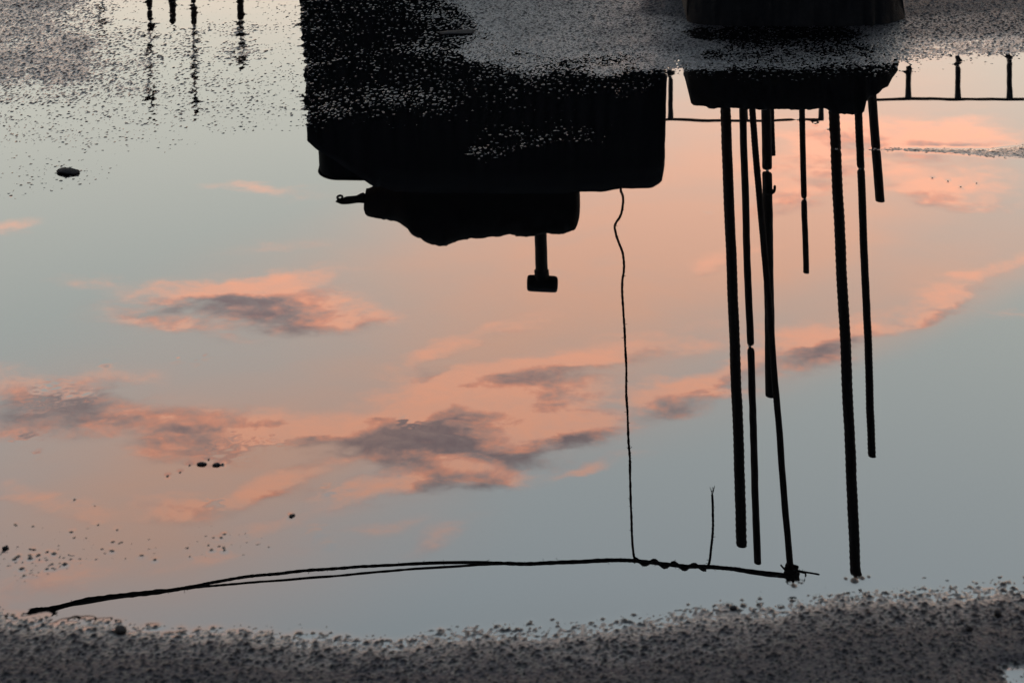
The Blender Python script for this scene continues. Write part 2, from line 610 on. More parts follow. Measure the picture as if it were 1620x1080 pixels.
# spit on the right
rel([(1450, 215), (1550, 215), (1500, 262), (1600, 275), (1400, 265)], -3.2)
rel([(1490, 290), (1550, 285)], -2.2)
# under the mirrored bin
rel([(900, 0), (850, 60), (950, 60), (1040, 40), (1000, 0), (780, 20), (900, -60), (1050, -80)], 0.95)
rel([(760, 80), (850, 105), (950, 106), (1030, 100)], 0.45)
rel([(700, 30), (690, 80), (760, -40)], -0.1)
rel([(800, 140), (900, 138), (1000, 132), (720, 120)], -0.55)
rel([(520, 30), (560, 80), (620, 40), (600, -20), (540, 120), (640, 110)], -0.6)
rel([(520, 170), (600, 165), (680, 160)], -0.2)
rel([(560, 205), (650, 195), (760, 178), (860, 165), (960, 160)], -0.9)
rel([(760, 238), (790, 228), (830, 215), (870, 208), (920, 210)], -0.45)
rel([(980, 218), (950, 205)], -1.0)
rel([(600, 235), (700, 222), (900, 240), (1020, 240), (980, 180)], -2.3)
rel([(520, 260), (700, 265), (850, 270), (1000, 275)], -4.0)
# left far shallows
rel([(60, 90), (120, 70), (30, 40), (100, 120), (60, 10), (0, 100), (-60, 60), (-150, 100)], 0.70)
rel([(180, 110), (30, 150), (200, 140), (120, 150), (190, 60), (150, 30)], 0.20)
rel([(250, 80), (260, 130), (240, 40)], -0.20)
rel([(330, 150), (400, 150), (450, 175), (290, 165), (380, 185)], -0.12)
rel([(30, 175), (100, 185), (170, 178), (230, 195), (20, 205), (120, 215)], -0.22)
rel([(235, 62), (300, 66), (378, 60), (235, 95), (305, 88), (240, 130), (305, 142), (378, 85)], 0.18)
rel([(272, 25), (240, 22), (302, 25), (377, 22)], -0.7)
rel([(470, 60), (475, 110), (478, 160), (470, 20)], -0.30)
rel([(210, 30), (300, 20), (380, 25), (440, 60), (330, 70), (270, 100), (440, 20), (440, 100)], -0.48)
rel([(360, 110), (430, 120), (300, 140), (220, 175)], -0.25)
rel([(420, 165), (460, 140), (340, 165)], -0.30)
rel([(60, 190), (160, 200), (260, 195), (360, 195), (20, 220)], -0.35)
rel([(450, 200), (180, 235), (90, 240), (280, 225)], -0.6)
rel([(110, 272), (60, 280), (160, 270), (30, 300)], -0.5)
rel([(230, 262), (200, 285), (330, 240), (430, 235), (60, 325)], -1.9)
rel([(250, 310), (400, 290), (120, 350)], -3.5)
rel([(300, -70), (150, -80), (450, -80), (0, -60)], -0.4)
rel([(-300, 940), (-330, 840), (-250, 200), (-300, 400), (-350, 600), (-380, 750), (1850, 250), (1900, 420), (1950, 600), (2000, 750)], 2.5)
rel([(-120, 300), (-100, 500), (-120, 650), (1740, 350), (1750, 560), (1760, 720)], -2.0)
rel([(100, -200), (500, -220), (900, -220), (1300, -250), (1700, -250)], 3.5)
# single grains that only just break the surface: (column, row, height over the floor mm, radius mm)
GRAINS = [
          (1338, 915, 0.9, 3), (1352, 918, 1.3, 5), (1364, 914, 1.0, 4), (1374, 912, 0.8, 3), (1256, 926, 1.1, 4), (1268, 922, 0.8, 2.5),
          (1185, 548, 1.2, 2.1), (1275, 315, 1.2, 2.1), (1323, 236, 1.0, 3.2), (1214, 270, 1.2, 3.2), (1361, 267, 1.0, 2.4), (330, 727, 0.96, 2.4),
          (352, 735, 1.6, 2.4), (300, 736, 0.96, 2.4), (285, 747, 0.96, 2.4), (265, 753, 1.12, 2.4), (460, 815, 1.28, 2.4), (118, 790, 0.96, 2.4),
          (76, 625, 0.3, 8), (108, 632, 0.3, 5), (136, 628, 0.3, 4), (640, 663, 0.3, 3), (650, 670, 0.3, 3), (370, 702, 0.4, 5),
          (400, 706, 0.4, 6), (430, 704, 0.4, 5), (385, 715, 0.3, 6), (345, 712, 0.3, 5), (40, 697, 0.4, 5), (60, 720, 0.4, 4),
          (282, 569, 0.3, 3), (325, 565, 0.3, 3), (310, 573, 0.2, 3), (168, 575, 0.3, 3), (1262, 190, 0.6, 4.0), (155, 830, 0.8, 2.4),
          (185, 838, 0.8, 2.4), (150, 800, 0.56, 2.4), (1310, 205, 0.8, 3.2), (1290, 196, 0.8, 3.2), (1500, 287, 1.1, 2.4), (1520, 296, 1.0, 2.4),
          (1475, 282, 1.0, 2.4), (1545, 290, 0.9, 2.4), (1120, 340, 0.4, 4), (340, 790, 0.5, 4), (520, 775, 0.5, 4), (245, 885, 1.04, 2.4),
          (300, 880, 0.64, 2.4), (355, 870, 1.04, 2.4), (330, 862, 0.72, 2.4), (425, 865, 0.56, 2.4), (500, 842, 0.5, 4), (520, 860, 0.5, 3)]


def axis(dense, far):
    """a dense run of coordinates continued outward with growing steps"""
    a = list(dense)
    st = dense[-1] - dense[-2]
    x = dense[-1]
    while x < far[1]:
        st *= 1.22
        x += st
        a.append(x)
    st = dense[1] - dense[0]
    x = dense[0]
    pre = []
    while x > far[0]:
        st *= 1.22
        x -= st
        pre.append(x)
    return np.array(pre[::-1] + a)


def build_ground():
    xd = np.arange(-0.83, 0.8301, 0.0015)
    yd = [1.36]
    while yd[-1] < 3.10:
        yd.append(yd[-1] + 0.0013 + 0.0008 * (yd[-1] - 1.36))
    ax = axis(list(xd), (-300, 300))
    ay = axis(yd, (-120, 600))
    nx, ny = len(ax), len(ay)
    GXm, GYm = np.meshgrid(ax, ay)
    x, y = GXm.ravel(), GYm.ravel()
    # macro relief (Shepard blend of the read heights)
    rp = np.array(RELIEF, dtype=np.float64)
    cx, cy = (rp[:, 0] - 810) / FP * GY(rp[:, 1]), GY(rp[:, 1])
    warpx = pnoise(x * 9, y * 9, 3) * 0.010 + pnoise(x * 28, y * 28, 4) * 0.004
    warpy = pnoise(x * 9, y * 9, 5) * 0.010 + pnoise(x * 28, y * 28, 6) * 0.003
    xx = np.clip(x, -1.2, 1.2) + warpx
    yy = np.clip(y, 1.25, 3.4) + warpy
    core = np.nonzero((np.abs(x) < 1.0) & (y > 1.25) & (y < 3.4))[0]
    M = np.full_like(x, 3.0)
    xx, yy = xx[core].astype(np.float32), yy[core].astype(np.float32)
    num = np.zeros_like(xx)
    den = np.zeros_like(xx)
    for k in range(len(rp)):
        # distances shortened with depth, as the eye reads them
        sc = np.float32(1.0 / cy[k])
        d2 = (xx - np.float32(cx[k])) * sc
        d2 *= d2
        e2 = (yy - np.float32(cy[k])) * (sc * np.float32(0.75))
        d2 += e2 * e2
        d2 += np.float32(2.0e-5)
        w = 1.0 / (d2 * d2)
        num += w * np.float32(rp[k, 2])
        den += w
    M[core] = num / den
    # the pool closes beyond both sides and the slab carries on evenly
    ys_ = np.maximum(y, 0.5)
    off = np.abs(x / ys_ * FP) + 90 * pnoise(x * 7, y * 5, 15)
    k = np.clip((off - 960) / 260, 0, 1)
    k = np.maximum(k, np.clip((np.abs(x) - 0.70) / 0.10, 0, 1) * (off > 830))
    k = np.maximum(k, np.clip((y - 3.02) / 0.15, 0, 1))
    k = k * k * (3 - 2 * k)
    M = M * (1 - k) + 3.6 * k
    flat = (np.abs(x) > 0.9) | (y > 3.2) | (y < 1.3)
    M = np.where(flat, np.maximum(M, 3.6), M)
    shallow = np.clip(1.0 + (M + 1.0) / 6.0, 0.15, 1.0)
    # aggregate: clumps, loose round stones of mixed size, grit
    def stones_layer(cell, seed, r0, r1, h0, h1, share):
        xs_, ys_ = x[core], y[core]
        wob = 1.0 + 0.35 * pnoise(xs_ / 0.003, ys_ / 0.003, seed + 9)
        ix = np.floor(xs_ / cell).astype(np.int64)
        iy = np.floor(ys_ / cell).astype(np.int64)
        hh = np.zeros(len(core), dtype=np.float32)
        mm = np.zeros(len(core), dtype=np.float32)
        for ox in (-1, 0, 1):
            for oy in (-1, 0, 1):
                h = PERM[(PERM[(ix + ox + seed * 57) & 4095] + iy + oy) & 4095]
                a_ = h / 4096.0
                b_ = PERM[(h + 1311) & 4095] / 4096.0
                c_ = PERM[(h + 2777) & 4095] / 4096.0
                d_ = PERM[(h + 503) & 4095] / 4096.0
                r = r0 + (r1 - r0) * c_ ** 2.2
                px_ = (ix + ox + a_) * cell
                py_ = (iy + oy + b_) * cell
                q = (((xs_ - px_) / r) ** 2 + ((ys_ - py_) / (r * (0.75 + 0.4 * a_))) ** 2) * wob
                t = np.clip(1 - q, 0, 1) * (d_ < share)
                hh = np.maximum(hh, (h0 + (h1 - h0) * c_) * np.sqrt(t))
                mm = np.maximum(mm, np.clip(t * 2.2, 0, 1))
        H = np.zeros_like(x)
        H[core] = hh
        A = np.zeros_like(x)
        A[core] = mm
        return H, A
    cl = pnoise(x / 0.090, y / 0.050, 21) * 0.28
    s1 = pnoise(x / 0.0130, y / 0.0130, 22)
    s3 = pnoise(x / 0.0036, y / 0.0036, 24)
    H1, A1 = stones_layer(0.0060, 3, 0.0011, 0.0026, 0.5, 1.5, 0.60)
    H2, A2 = stones_layer(0.0034, 5, 0.0009, 0.0015, 0.35, 1.1, 0.60)
    agg = np.maximum(A1, A2 * 0.9)
    grain = cl + s1 * 0.22 + s3 * 0.45 + np.maximum(H1, H2) - 0.3
    fade = np.clip(1.2 - np.maximum(np.abs(x) - 0.9, 0) * 4 - np.maximum(y - 3.2, 0) * 2 - np.maximum(1.3 - y, 0) * 4, 0, 1)
    g = M + grain * np.clip(1.0 + (M + 1.2) / 3.0, 0.3, 1.0) * fade
    # the thin spit on the right
    sx = [1300, 1345, 1390, 1440, 1500, 1560, 1610, 1680]
    ppx, ppy = 810 + x / np.maximum(y, 0.1) * FP, YH + CH * FP / np.maximum(y, 0.1)
    line = np.interp(ppx, sx, [238, 236, 236, 237, 239, 242, 240, 240])
    half = np.interp(ppx, sx, [2.0, 3.0, 5.0, 6.5, 8.0, 10.0, 14.0, 18.0])
    top = np.interp(ppx, sx, [-6, -0.8, 0.15, 0.35, 0.45, 0.55, 0.75, 1.0])
    ridge = -4.0 + (top + 4.0) * np.exp(-((ppy - line) / half / 1.6) ** 2) + grain * 0.5
    spit = (ppx > 1300) & (ppx < 1720) & (np.abs(ppy - line) < 45)
    g = np.where(spit, np.maximum(np.where(M < -1.9, np.minimum(g, -0.5), g), ridge), g)
    # keep the pool floor from breaking the surface where it is deep
    g = np.where((M < -2.0) & ~spit, np.minimum(g, -0.5), g)
    swell = np.zeros_like(x)
    for (px, py, hh, rr) in GRAINS:
        gx, gy = X(px, GY(py)), GY(py)
        r = rr * (1.0e-3 if hh < 0.55 else 0.7e-3)
        sel = (np.abs(x - gx) < 6 * r) & (np.abs(y - gy) < 9 * r)
        if hh < 0.55:
            d2 = ((x[sel] - gx) / r) ** 2 + ((y[sel] - gy) / (1.3 * r)) ** 2
            swell[sel] = np.maximum(swell[sel], 0.04 * np.exp(-d2 * 0.5 * (1 + 0.7 * pnoise(x[sel] / 0.005, y[sel] / 0.005, 41))))
        elif sel.any():
            jag = 1.0 + 0.5 * pnoise(x[sel] / 0.006, y[sel] / 0.006, 40)
            d2 = ((x[sel] - gx) / r) ** 2 + ((y[sel] - gy) / (1.3 * r)) ** 2
            agg[sel] = np.maximum(agg[sel], np.exp(-d2 * 0.3))
            g[sel] = np.maximum(g[sel], -2.5 + (2.5 + hh) * np.exp(-d2 * 0.5 * jag) * (0.85 + 0.15 * jag))
    z = g * 1e-3
    # depth field for the water skin: rises a little where it clings to grains
    G2 = g.reshape(ny, nx)

    def blur(a, n):
        for _ in range(n):
            p = np.pad(a, 1, mode='edge')
            a = (p[1:-1, :-2] + 2 * p[1:-1, 1:-1] + p[1:-1, 2:]) / 4
            p = np.pad(a, 1, mode='edge')
            a = (p[:-2, 1:-1] + 2 * p[1:-1, 1:-1] + p[2:, 1:-1]) / 4
        return a
    near = np.clip(G2 / 0.8, 0, 1.0)
    men = blur(near, 1) * 0.05 + blur(near, 7) * 0.20 + swell.reshape(ny, nx)
    wz = men * 1e-3

    def grid_mesh(name, zz, keep=None):
        idx = np.arange(nx * ny).reshape(ny, nx)
        q = np.stack([idx[:-1, :-1], idx[:-1, 1:], idx[1:, 1:], idx[1:, :-1]], -1).reshape(-1, 4)
        co = np.stack([x, y, zz], -1)
        if keep is not None:
            q = q[keep.ravel()]
            used, inv = np.unique(q, return_inverse=True)
            q = inv.reshape(-1, 4)
            co = co[used]
        me = bpy.data.meshes.new(name)
        me.vertices.add(len(co))
        me.vertices.foreach_set('co', co.astype(np.float32).ravel())
        me.loops.add(q.size)
        me.loops.foreach_set('vertex_index', q.astype(np.int32).ravel())
        me.polygons.add(len(q))
        me.polygons.foreach_set('loop_start', np.arange(0, q.size, 4, dtype=np.int32))
        me.polygons.foreach_set('use_smooth', np.ones(len(q), dtype=bool))
        me.update(calc_edges=True)
        return me
    me = grid_mesh('ground', z)
    at = me.attributes.new('aggregate', 'FLOAT', 'POINT')
    at.data.foreach_set('value', agg.astype(np.float32))
    gm = link('ground', me, M_GROUND)
    gm['kind'] = 'structure'
    dif = wz.reshape(ny, nx) * 1e3 - G2
    wet = np.maximum.reduce([dif[:-1, :-1], dif[:-1, 1:], dif[1:, 1:], dif[1:, :-1]]) > -0.15
    inside = (np.abs(GXm) < 1.0) & (GYm > 1.2) & (GYm < 3.5)
    keep = wet & inside[:-1, :-1]
    wm = link('puddle', grid_mesh('puddle', wz.ravel(), keep), M_WATER)
    wm['kind'] = 'structure'

    def height(px_, py_):
        gx, gy = X(px_, GY(py_)), GY(py_)
        i = int(np.argmin(np.abs(ay - gy)))
        j = int(np.argmin(np.abs(ax - gx)))
        return float(z.reshape(ny, nx)[i, j])
    return height


HEIGHT = build_ground()


# ---------------------------------------------------------------- broken column stub with its starter bars
def rebar_mesh(a, b_, w, bend=0.0, ribbed=True, origin=(0, 0, 0), tipcut=0.15, seed=0):
    """bar between points a (low) and b_ (tip), w = width in m"""
    L = (b_ - a).length
    sp = w * 0.55
    n = max(8, int(L / (sp / 3)))
    mid = (a + b_) / 2 + Vector((bend, 0, 0))
    pts = []
    for i in range(n + 1):
        t = i / n
        p = a * (1 - t) ** 2 + mid * 2 * t * (1 - t) + b_ * t * t
        p = p + Vector((n1(p.z * 9, seed * 3.7, 61) * 0.0010, n1(p.z * 9, seed * 5.1, 62) * 0.0010, 0))
        pts.append(p)
    r0 = w / 2 * 0.94

    def rad(i, l, ang):
        r = r0 * (1 + 0.03 * n1(l * 60, ang * 0.6 + seed, 8))
        if ribbed:
            ph = (l / sp + (0.5 if math.sin(ang) > 0 else 0.0) + 0.25 * math.cos(ang)) % 1.0
            r += w * 0.065 * max(0.0, 1 - abs(ph - 0.5) * 4) * min(1.0, abs(math.sin(ang)) * 1.6)
        return r
    V, F = tube(pts, rad, 10)
    # sheared tip
    d = (b_ - a).normalized()
    for k in range(1, 11):
        v = V[-k]
        V[-k] = v + d * ((v.x - b_.x) * tipcut)
    return mesh_from(local(V, origin), F, True, 'rebar')


def build_stub(Df=2.83):
    org = Vector((X(1240, Df), Df + 0.15, 0))
    root = tag(empty('concrete_stub', org), 'broken dark concrete column stub by the puddle with rusty bars rising from its top', 'concrete stub')
    prof = [(1088, 90), (1091, 150), (1094, 174), (1098, 178), (1105, 179), (1112, 177), (1130, 179), (1160, 178), (1190, 180),
            (1230, 179), (1270, 180), (1305, 178), (1312, 182), (1322, 187), (1350, 188), (1364, 187), (1369, 181),
            (1372, 163), (1392, 156), (1406, 147), (1416, 136), (1424, 128), (1432, 100), (1438, 60)]
    rings = []
    xs = np.linspace(prof[0][0], prof[-1][0], 90)
    pz = np.interp(xs, [p[0] for p in prof], [p[1] for p in prof])
    for i, (px, py) in enumerate(zip(xs, pz)):
        zt = ZR(py, Df) + 0.0012 * n1(i * 0.5, 3, 9)
        xw = X(px, Df)
        e = abs((px - 1255) / 180) ** 6
        yf, yb = Df + 0.03 * e, Df + 0.34 - 0.03 * e
        ring = []
        for t in np.linspace(0, 1, 7):
            zz = -0.02 + (zt - 0.006 + 0.02) * t
            ring.append(Vector((xw, yf - 0.006 * (1 - t) + 0.005 * n1(i * 0.4, t * 5, 31), zz)))
        for t in np.linspace(0.04, 0.96, 8):
            ring.append(Vector((xw, yf + (yb - yf) * t, zt + 0.003 * n1(i * 0.3, t * 9, 32) - (0.0 if t > 0.1 else 0.001))))
        for t in np.linspace(1, 0, 4):
            ring.append(Vector((xw, yb + 0.004 * n1(i * 0.3, t * 4, 33), -0.02 + (zt - 0.006 + 0.02) * t)))
        rings.append(ring)
    V, F = loft(rings)
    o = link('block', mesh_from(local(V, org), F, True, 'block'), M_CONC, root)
    o['label'] = 'rough concrete block with a chipped edge and a lump of spilt mortar'
    # (x low, y low, x tip, y tip, width px, bend m, distance, ribbed)
    bars = [(1147, 176, 1173.5, 862, 17.5, 0.002, 2.90, True), (1175, 176, 1198, 890, 12.5, 0.0, 2.95, False),
            (1190, 176, 1251, 912, 11.0, 0.001, 2.88, True), (1212, 176, 1218.5, 626, 17.0, 0.001, 2.93, False),
            (1219.5, 176, 1221, 244.5, 12.5, 0.0, 2.97, True), (1269, 176, 1275, 431, 9.8, 0.0, 3.02, True),
            (1319, 186, 1354, 912, 17.8, 0.002, 2.90, True), (1358, 184, 1379.5, 721, 12.8, 0.001, 2.96, True),
            (1381, 150, 1392, 318, 15.6, -0.003, 3.00, False)]
    for k, (x0, y0, x1, y1, w, bend, D, rb) in enumerate(bars):
        a, t = P(x0, y0, D), P(x1, y1, D)
        d = (t - a).normalized()
        a = a - d * 0.06
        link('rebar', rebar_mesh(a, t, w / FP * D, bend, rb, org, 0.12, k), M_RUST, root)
    # short twist of binding wire on the fourth bar
    c = P(1222, 300, 2.93)
    pts = spline([c + Vector((-0.010, -0.009, 0.002)), c + Vector((0.0, -0.010, 0.0)), c + Vector((0.003, -0.004, -0.006)),
                  c + Vector((0.002, 0.0, 0.003)), c + Vector((-0.004, 0.009, 0.001))], 5)
    V, F = tube(pts, 0.002, 6)
    link('binding_wire', mesh_from(local(V, org), F), M_RUST, root)


build_stub()


def build_far_stub(D=5.0):
    org = Vector((X(300, D), D, 0))
    root = tag(empty('concrete_stub', org), 'far concrete stub whose thin bars mirror as broken lines at the upper left', 'concrete stub')
    rings = []
    for i, t in enumerate(np.linspace(0, 1, 24)):
        xw = X(140, D) + (X(440, D) - X(140, D)) * t
        zt = 0.16 + 0.01 * n1(i * 0.7, 1, 12)
        yf, yb = D - 0.17, D + 0.17
        ring = [Vector((xw, yf, -0.02)), Vector((xw, yf + 0.004 * n1(i, 2, 3), zt * 0.5)), Vector((xw, yf + 0.006, zt - 0.008)),
                Vector((xw, yf + 0.02, zt)), Vector((xw, D, zt + 0.006 * n1(i * .6, 4, 13))), Vector((xw, yb - 0.02, zt)),
                Vector((xw, yb, zt - 0.01)), Vector((xw, yb, -0.02))]
        rings.append(ring)
    V, F = loft(rings)
    link('block', mesh_from(local(V, org), F), M_CONC, root)
    for k, (x0, x1, y1, w, dd) in enumerate([(231, 240, 182, 9, -0.08), (271, 273, 38, 11, 0.06), (299, 310, 181, 9.5, -0.1),
                                             (374, 382, 107, 11, 0.0), (158, 162, 52, 7, 0.1)]):
        Dk = D + dd
        a, t = P(x0, -290, Dk), P(x1, y1, Dk)
        link('rebar', rebar_mesh(a, t, w / FP * Dk, 0.0, True, org, 0.1, 20 + k), M_RUST, root)


build_far_stub()

# ---------------------------------------------------------------- the tall bin, its cover and what lies on it
DB = 4.2
BIN_C = Vector(((X(500, DB) + X(1048, DB)) / 2, DB + 0.26, 0))


def rounded_rect(hx, hy, r, n=5):
    pts = []
    for (sx, sy, a0) in ((1, 1, 0), (-1, 1, 90), (-1, -1, 180), (1, -1, 270)):
        for k in range(n + 1):
            a = math.radians(a0 + 90 * k / n)
            pts.append((sx * (hx - r) + r * math.cos(a), sy * (hy - r) + r * math.sin(a)))
    return pts


def build_bin():
    zt = ZR(287, DB)
    hx, hy = (X(1047, DB) - X(503, DB)) / 2, 0.26
    root = tag(empty('storage_bin', BIN_C), 'tall black open storage bin with rounded rim, half hidden by a tarpaulin', 'storage bin')
    rings = []
    for (z, g, r) in ((0.0, 0.030, 0.04), (0.01, 0.022, 0.045), (zt * 0.35, 0.012, 0.045), (zt * 0.7, 0.004, 0.045), (zt - 0.05, 0.0, 0.045),
                      (zt - 0.012, 0.0, 0.045), (zt - 0.003, 0.003, 0.042), (zt, 0.008, 0.04), (zt - 0.002, 0.014, 0.035),
                      (zt - 0.05, 0.018, 0.035), (0.06, 0.03, 0.03)):
        # the lower body is a little wider than the mouth
        wide = 0.016 * (1 - z / zt)
        rings.append([Vector((px, py, z)) for px, py in rounded_rect(hx - g + wide + 0.02 * (1 - z / zt), hy - g + wide, r)])
    V, F = loft(rings)
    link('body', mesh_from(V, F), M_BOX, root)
    # rolled rim bead
    loop = [Vector((px, py, zt - 0.005)) for px, py in rounded_rect(hx + 0.0005, hy + 0.0005, 0.0455, 8)]
    loop.append(loop[0].copy())
    V, F = tube(loop, 0.0025, 8, False)
    link('rim', mesh_from(V, F), M_BOX, root)
    return zt


BIN_Z = build_bin()


def build_tarp():
    edge = [(468, 0), (474, 120), (488, 214), (500, 226), (520, 240), (545, 256), (570, 272), (597, 288), (625, 297), (700, 300),
            (800, 301), (915, 299), (932, 298), (950, 297.5), (968, 294), (985, 291.5), (1010, 291), (1030, 290), (1042, 284), (1049, 277),
            (1051, 200), (1053, 150)]
    D = DB - 0.03
    nxs, nzs = 130, 46
    x0, x1 = X(480, D), X(1050, D)
    V, F = [], []
    cols = []
    epx = [p[0] for p in edge]
    epy = [p[1] for p in edge]
    for i in range(nxs):
        t = i / (nxs - 1)
        px = 488 + (1049.5 - 488) * t
        zt = ZR(float(np.interp(px, epx, epy)), D)
        top = zt
        col = []
        for j in range(nzs):
            s = j / (nzs - 1)
            z = 0.004 + (top - 0.004) * s
            spread = (1 - s) ** 1.3
            xw = X(px, D) + (t - 0.5) * 0.05 * spread - (0.012 * spread if t < 0.5 else 0) + 0.004 * n1(s * 6, i * 0.1, 5) * (1 - s)
            fold = 0.022 * n1(t * 9 + s * 0.8, s * 1.6, 51) + 0.008 * n1(t * 30, s * 3, 52)
            y = D - 0.025 - 0.07 * spread + fold * (0.25 + 0.75 * spread)
            if s > 0.97 and px > 600:
                y += 0.012
            col.append(len(V))
            V.append(Vector((xw, y, z)))
        cols.append(col)
    for i in range(nxs - 1):
        for j in range(nzs - 1):
            F.append((cols[i][j], cols[i + 1][j], cols[i + 1][j + 1], cols[i][j + 1]))
    # the part thrown over the mouth of the bin
    i0 = next(i for i in range(nxs) if 488 + (1049.5 - 488) * i / (nxs - 1) > 606)
    last = [cols[i][-1] for i in range(i0, nxs)]
    for k in range(1, 15):
        q = k / 14
        row = []
        for m, i in enumerate(range(i0, nxs)):
            b0 = V[cols[i][-1]]
            sag = 0.05 * math.sin(math.pi * q) * (0.4 + 0.6 * abs(n1(i * 0.06, q * 3, 55)))
            row.append(len(V))
            V.append(Vector((b0.x, b0.y + 0.60 * q, max(b0.z, BIN_Z - 0.02) * (1 - q) + (BIN_Z + 0.002) * q - sag - (0.10 * max(0, q - 0.93) / 0.07))))
        for m in range(len(row) - 1):
            F.append((last[m], last[m + 1], row[m + 1], row[m]))
        last = row
    org = Vector((BIN_C.x, D, 0))
    o = link('tarpaulin', mesh_from(local(V, org), F), M_TARP)
    o.location = org
    so = o.modifiers.new('thickness', 'SOLIDIFY')
    so.thickness = 0.004
    so.offset = 0
    tag(o, 'black tarpaulin hanging over the front of the bin with a slanting faintly shining edge', 'tarpaulin')


build_tarp()


def build_sack(D=DB + 0.12):
    org = P(760, 297, D)
    root = tag(empty('sack', org), 'lumpy dark sack lying on the bin, its twisted neck pointing left', 'sack')
    low = [(578, 306), (600, 297), (640, 285), (918, 282)]
    up = [(577.5, 321), (580, 329), (585, 332.5), (596, 333), (615, 332), (634, 330), (640, 333), (646, 334.5), (650, 337), (657, 346),
          (664, 351), (669, 352), (673, 358), (680, 362.5), (690, 364), (705, 362.5), (722, 360.5), (738, 356.5), (748, 351), (755, 351.5),
          (775, 350.5), (790, 349.5), (798, 346), (805, 344), (811, 347), (817, 350), (828, 348), (834, 346), (846, 346.5), (870, 346), (890, 343.5), (905, 340), (914, 333),
          (917, 324), (916, 312), (914, 302)]
    xs = list(np.linspace(577.6, 640, 26)) + list(np.linspace(643, 905, 84)) + [908, 910.5, 912.5, 914.5, 916, 917]
    V, F = [], []
    rings = []
    # top line only as a function of column up to the round right end
    ux = [p[0] for p in up[:-2]]
    uy = [p[1] for p in up[:-2]]
    for i, px in enumerate(xs):
        zt = ZR(float(np.interp(px, ux, uy)) + 1.6 * n1(px / 9.0, 3, 72) + 0.9 * n1(px / 3.5, 5, 73), D)
        zl = ZR(float(np.interp(px, [p[0] for p in low], [p[1] for p in low])), D)
        if px > 905:
            f = (px - 905) / 12.0
            zl = zl + (ZR(300, D) - zl) * f ** 3 * 0.9
        hh = (zt - zl) / 2
        dep = 0.13 * min(1.0, 0.35 + (px - 577) / 120.0) * (1.0 if px < 905 else math.sqrt(max(0.05, 1 - ((px - 905) / 12.6) ** 2)))
        ring = []
        for k in range(20):
            a = 2 * math.pi * k / 20
            ca, sa = math.cos(a), math.sin(a)
            rr = 1 + (0.10 * n1(i * 0.12, k * 0.5, 71) if abs(ca) > 0.35 else 0.0)
            ring.append(Vector((X(px, D), D + dep * rr * math.copysign(abs(ca) ** 0.8, ca), zl + hh + hh * math.copysign(abs(sa) ** 0.7, sa))))
        rings.append(ring)
    V, F = loft(rings)
    link('body', mesh_from(local(V, org), F), M_SACK, root)
    # twisted neck
    nl = [(531, 317.2), (536, 313.5), (541, 313.8), (548, 311.5), (556, 310.8), (564, 310), (570, 306.5), (575, 305), (579, 309)]
    nu = [(531, 319), (536, 321), (541, 323), (548, 323), (556, 322), (564, 321), (570, 320.5), (575, 320.8), (579, 321)]
    rings = []
    for i in range(33):
        px = 531 + 48 * i / 32
        a = ZR(float(np.interp(px, [p[0] for p in nl], [p[1] for p in nl])), D)
        c = ZR(float(np.interp(px, [p[0] for p in nu], [p[1] for p in nu])), D)
        h = (c - a) / 2
        ring = []
        for k in range(10):
            an = 2 * math.pi * k / 10
            r = 1 + 0.12 * math.sin(3 * an + i * 0.5)
            ring.append(Vector((X(px, D), D + h * 1.2 * r * math.cos(an), (a + c) / 2 + h * math.sin(an))))
        rings.append(ring)
    V, F = loft(rings)
    link('neck', mesh_from(local(V, org), F), M_SACK, root)
    pts = spline([P(536, 316, D), P(533, 312, D), P(537, 309.5, D), P(541, 311, D), P(540, 315, D)], 5)
    V, F = tube(pts, 0.0024, 6)
    link('tie', mesh_from(local(V, org), F), M_TWINE, root)


build_sack()


def build_hammer(D=DB + 0.10):
    base = P(853.5, 318, D)
    root = tag(empty('hammer', base), 'hammer standing head up beside the sack on the bin, short thick barrel head', 'hammer')
    w = 19.6 / FP * D / 2
    a, t = P(853.8, 318, D), P(857.3, 436, D)
    pts = [a.lerp(t, k / 24) for k in range(25)]
    V, F = tube(pts, lambda i, l, an: w * (1 + 0.018 * n1(l * 20, an * 0.4, 81) - 0.02 * math.sin(i / 24 * math.pi)), 20)
    link('handle', mesh_from(local(V, base), F), M_WOOD, root)
    c0, c1 = P(856.6, 427.2, D), P(857.4, 439, D)
    wc = 23.2 / FP * D / 2
    V, F = tube([c0, c0.lerp(c1, 0.08), c0.lerp(c1, 0.9), c1], lambda i, l, an: wc * (0.92 if i == 0 else 1.0), 20)
    link('collar', mesh_from(local(V, base), F), M_HEAD, root)
    h0, h1 = P(833.6, 448.2, D), P(882.4, 450.0, D)
    R = 12.0 / FP * D
    prof = [(0, 0.55), (0.012, 0.80), (0.04, 0.93), (0.09, 0.985), (0.2, 1.0), (0.5, 1.0), (0.8, 1.0), (0.91, 0.985), (0.96, 0.93), (0.988, 0.8), (1, 0.55)]
    pts = [h0.lerp(h1, q) for q, _ in prof]
    V, F = tube(pts, lambda i, l, an: R * prof[i][1], 24)
    link('head', mesh_from(local(V, base), F), M_HEAD, root)


build_hammer()


# ---------------------------------------------------------------- twine between the bars and a prop on the left
def twine_rad(r, seed, fuzz=0.2):
    return lambda i, l, an: r * (1 + fuzz * n1(l * 160 + 3 * math.cos(an + l * 700), seed, 91) + 0.10 * math.sin(2 * (an - l * 900)))


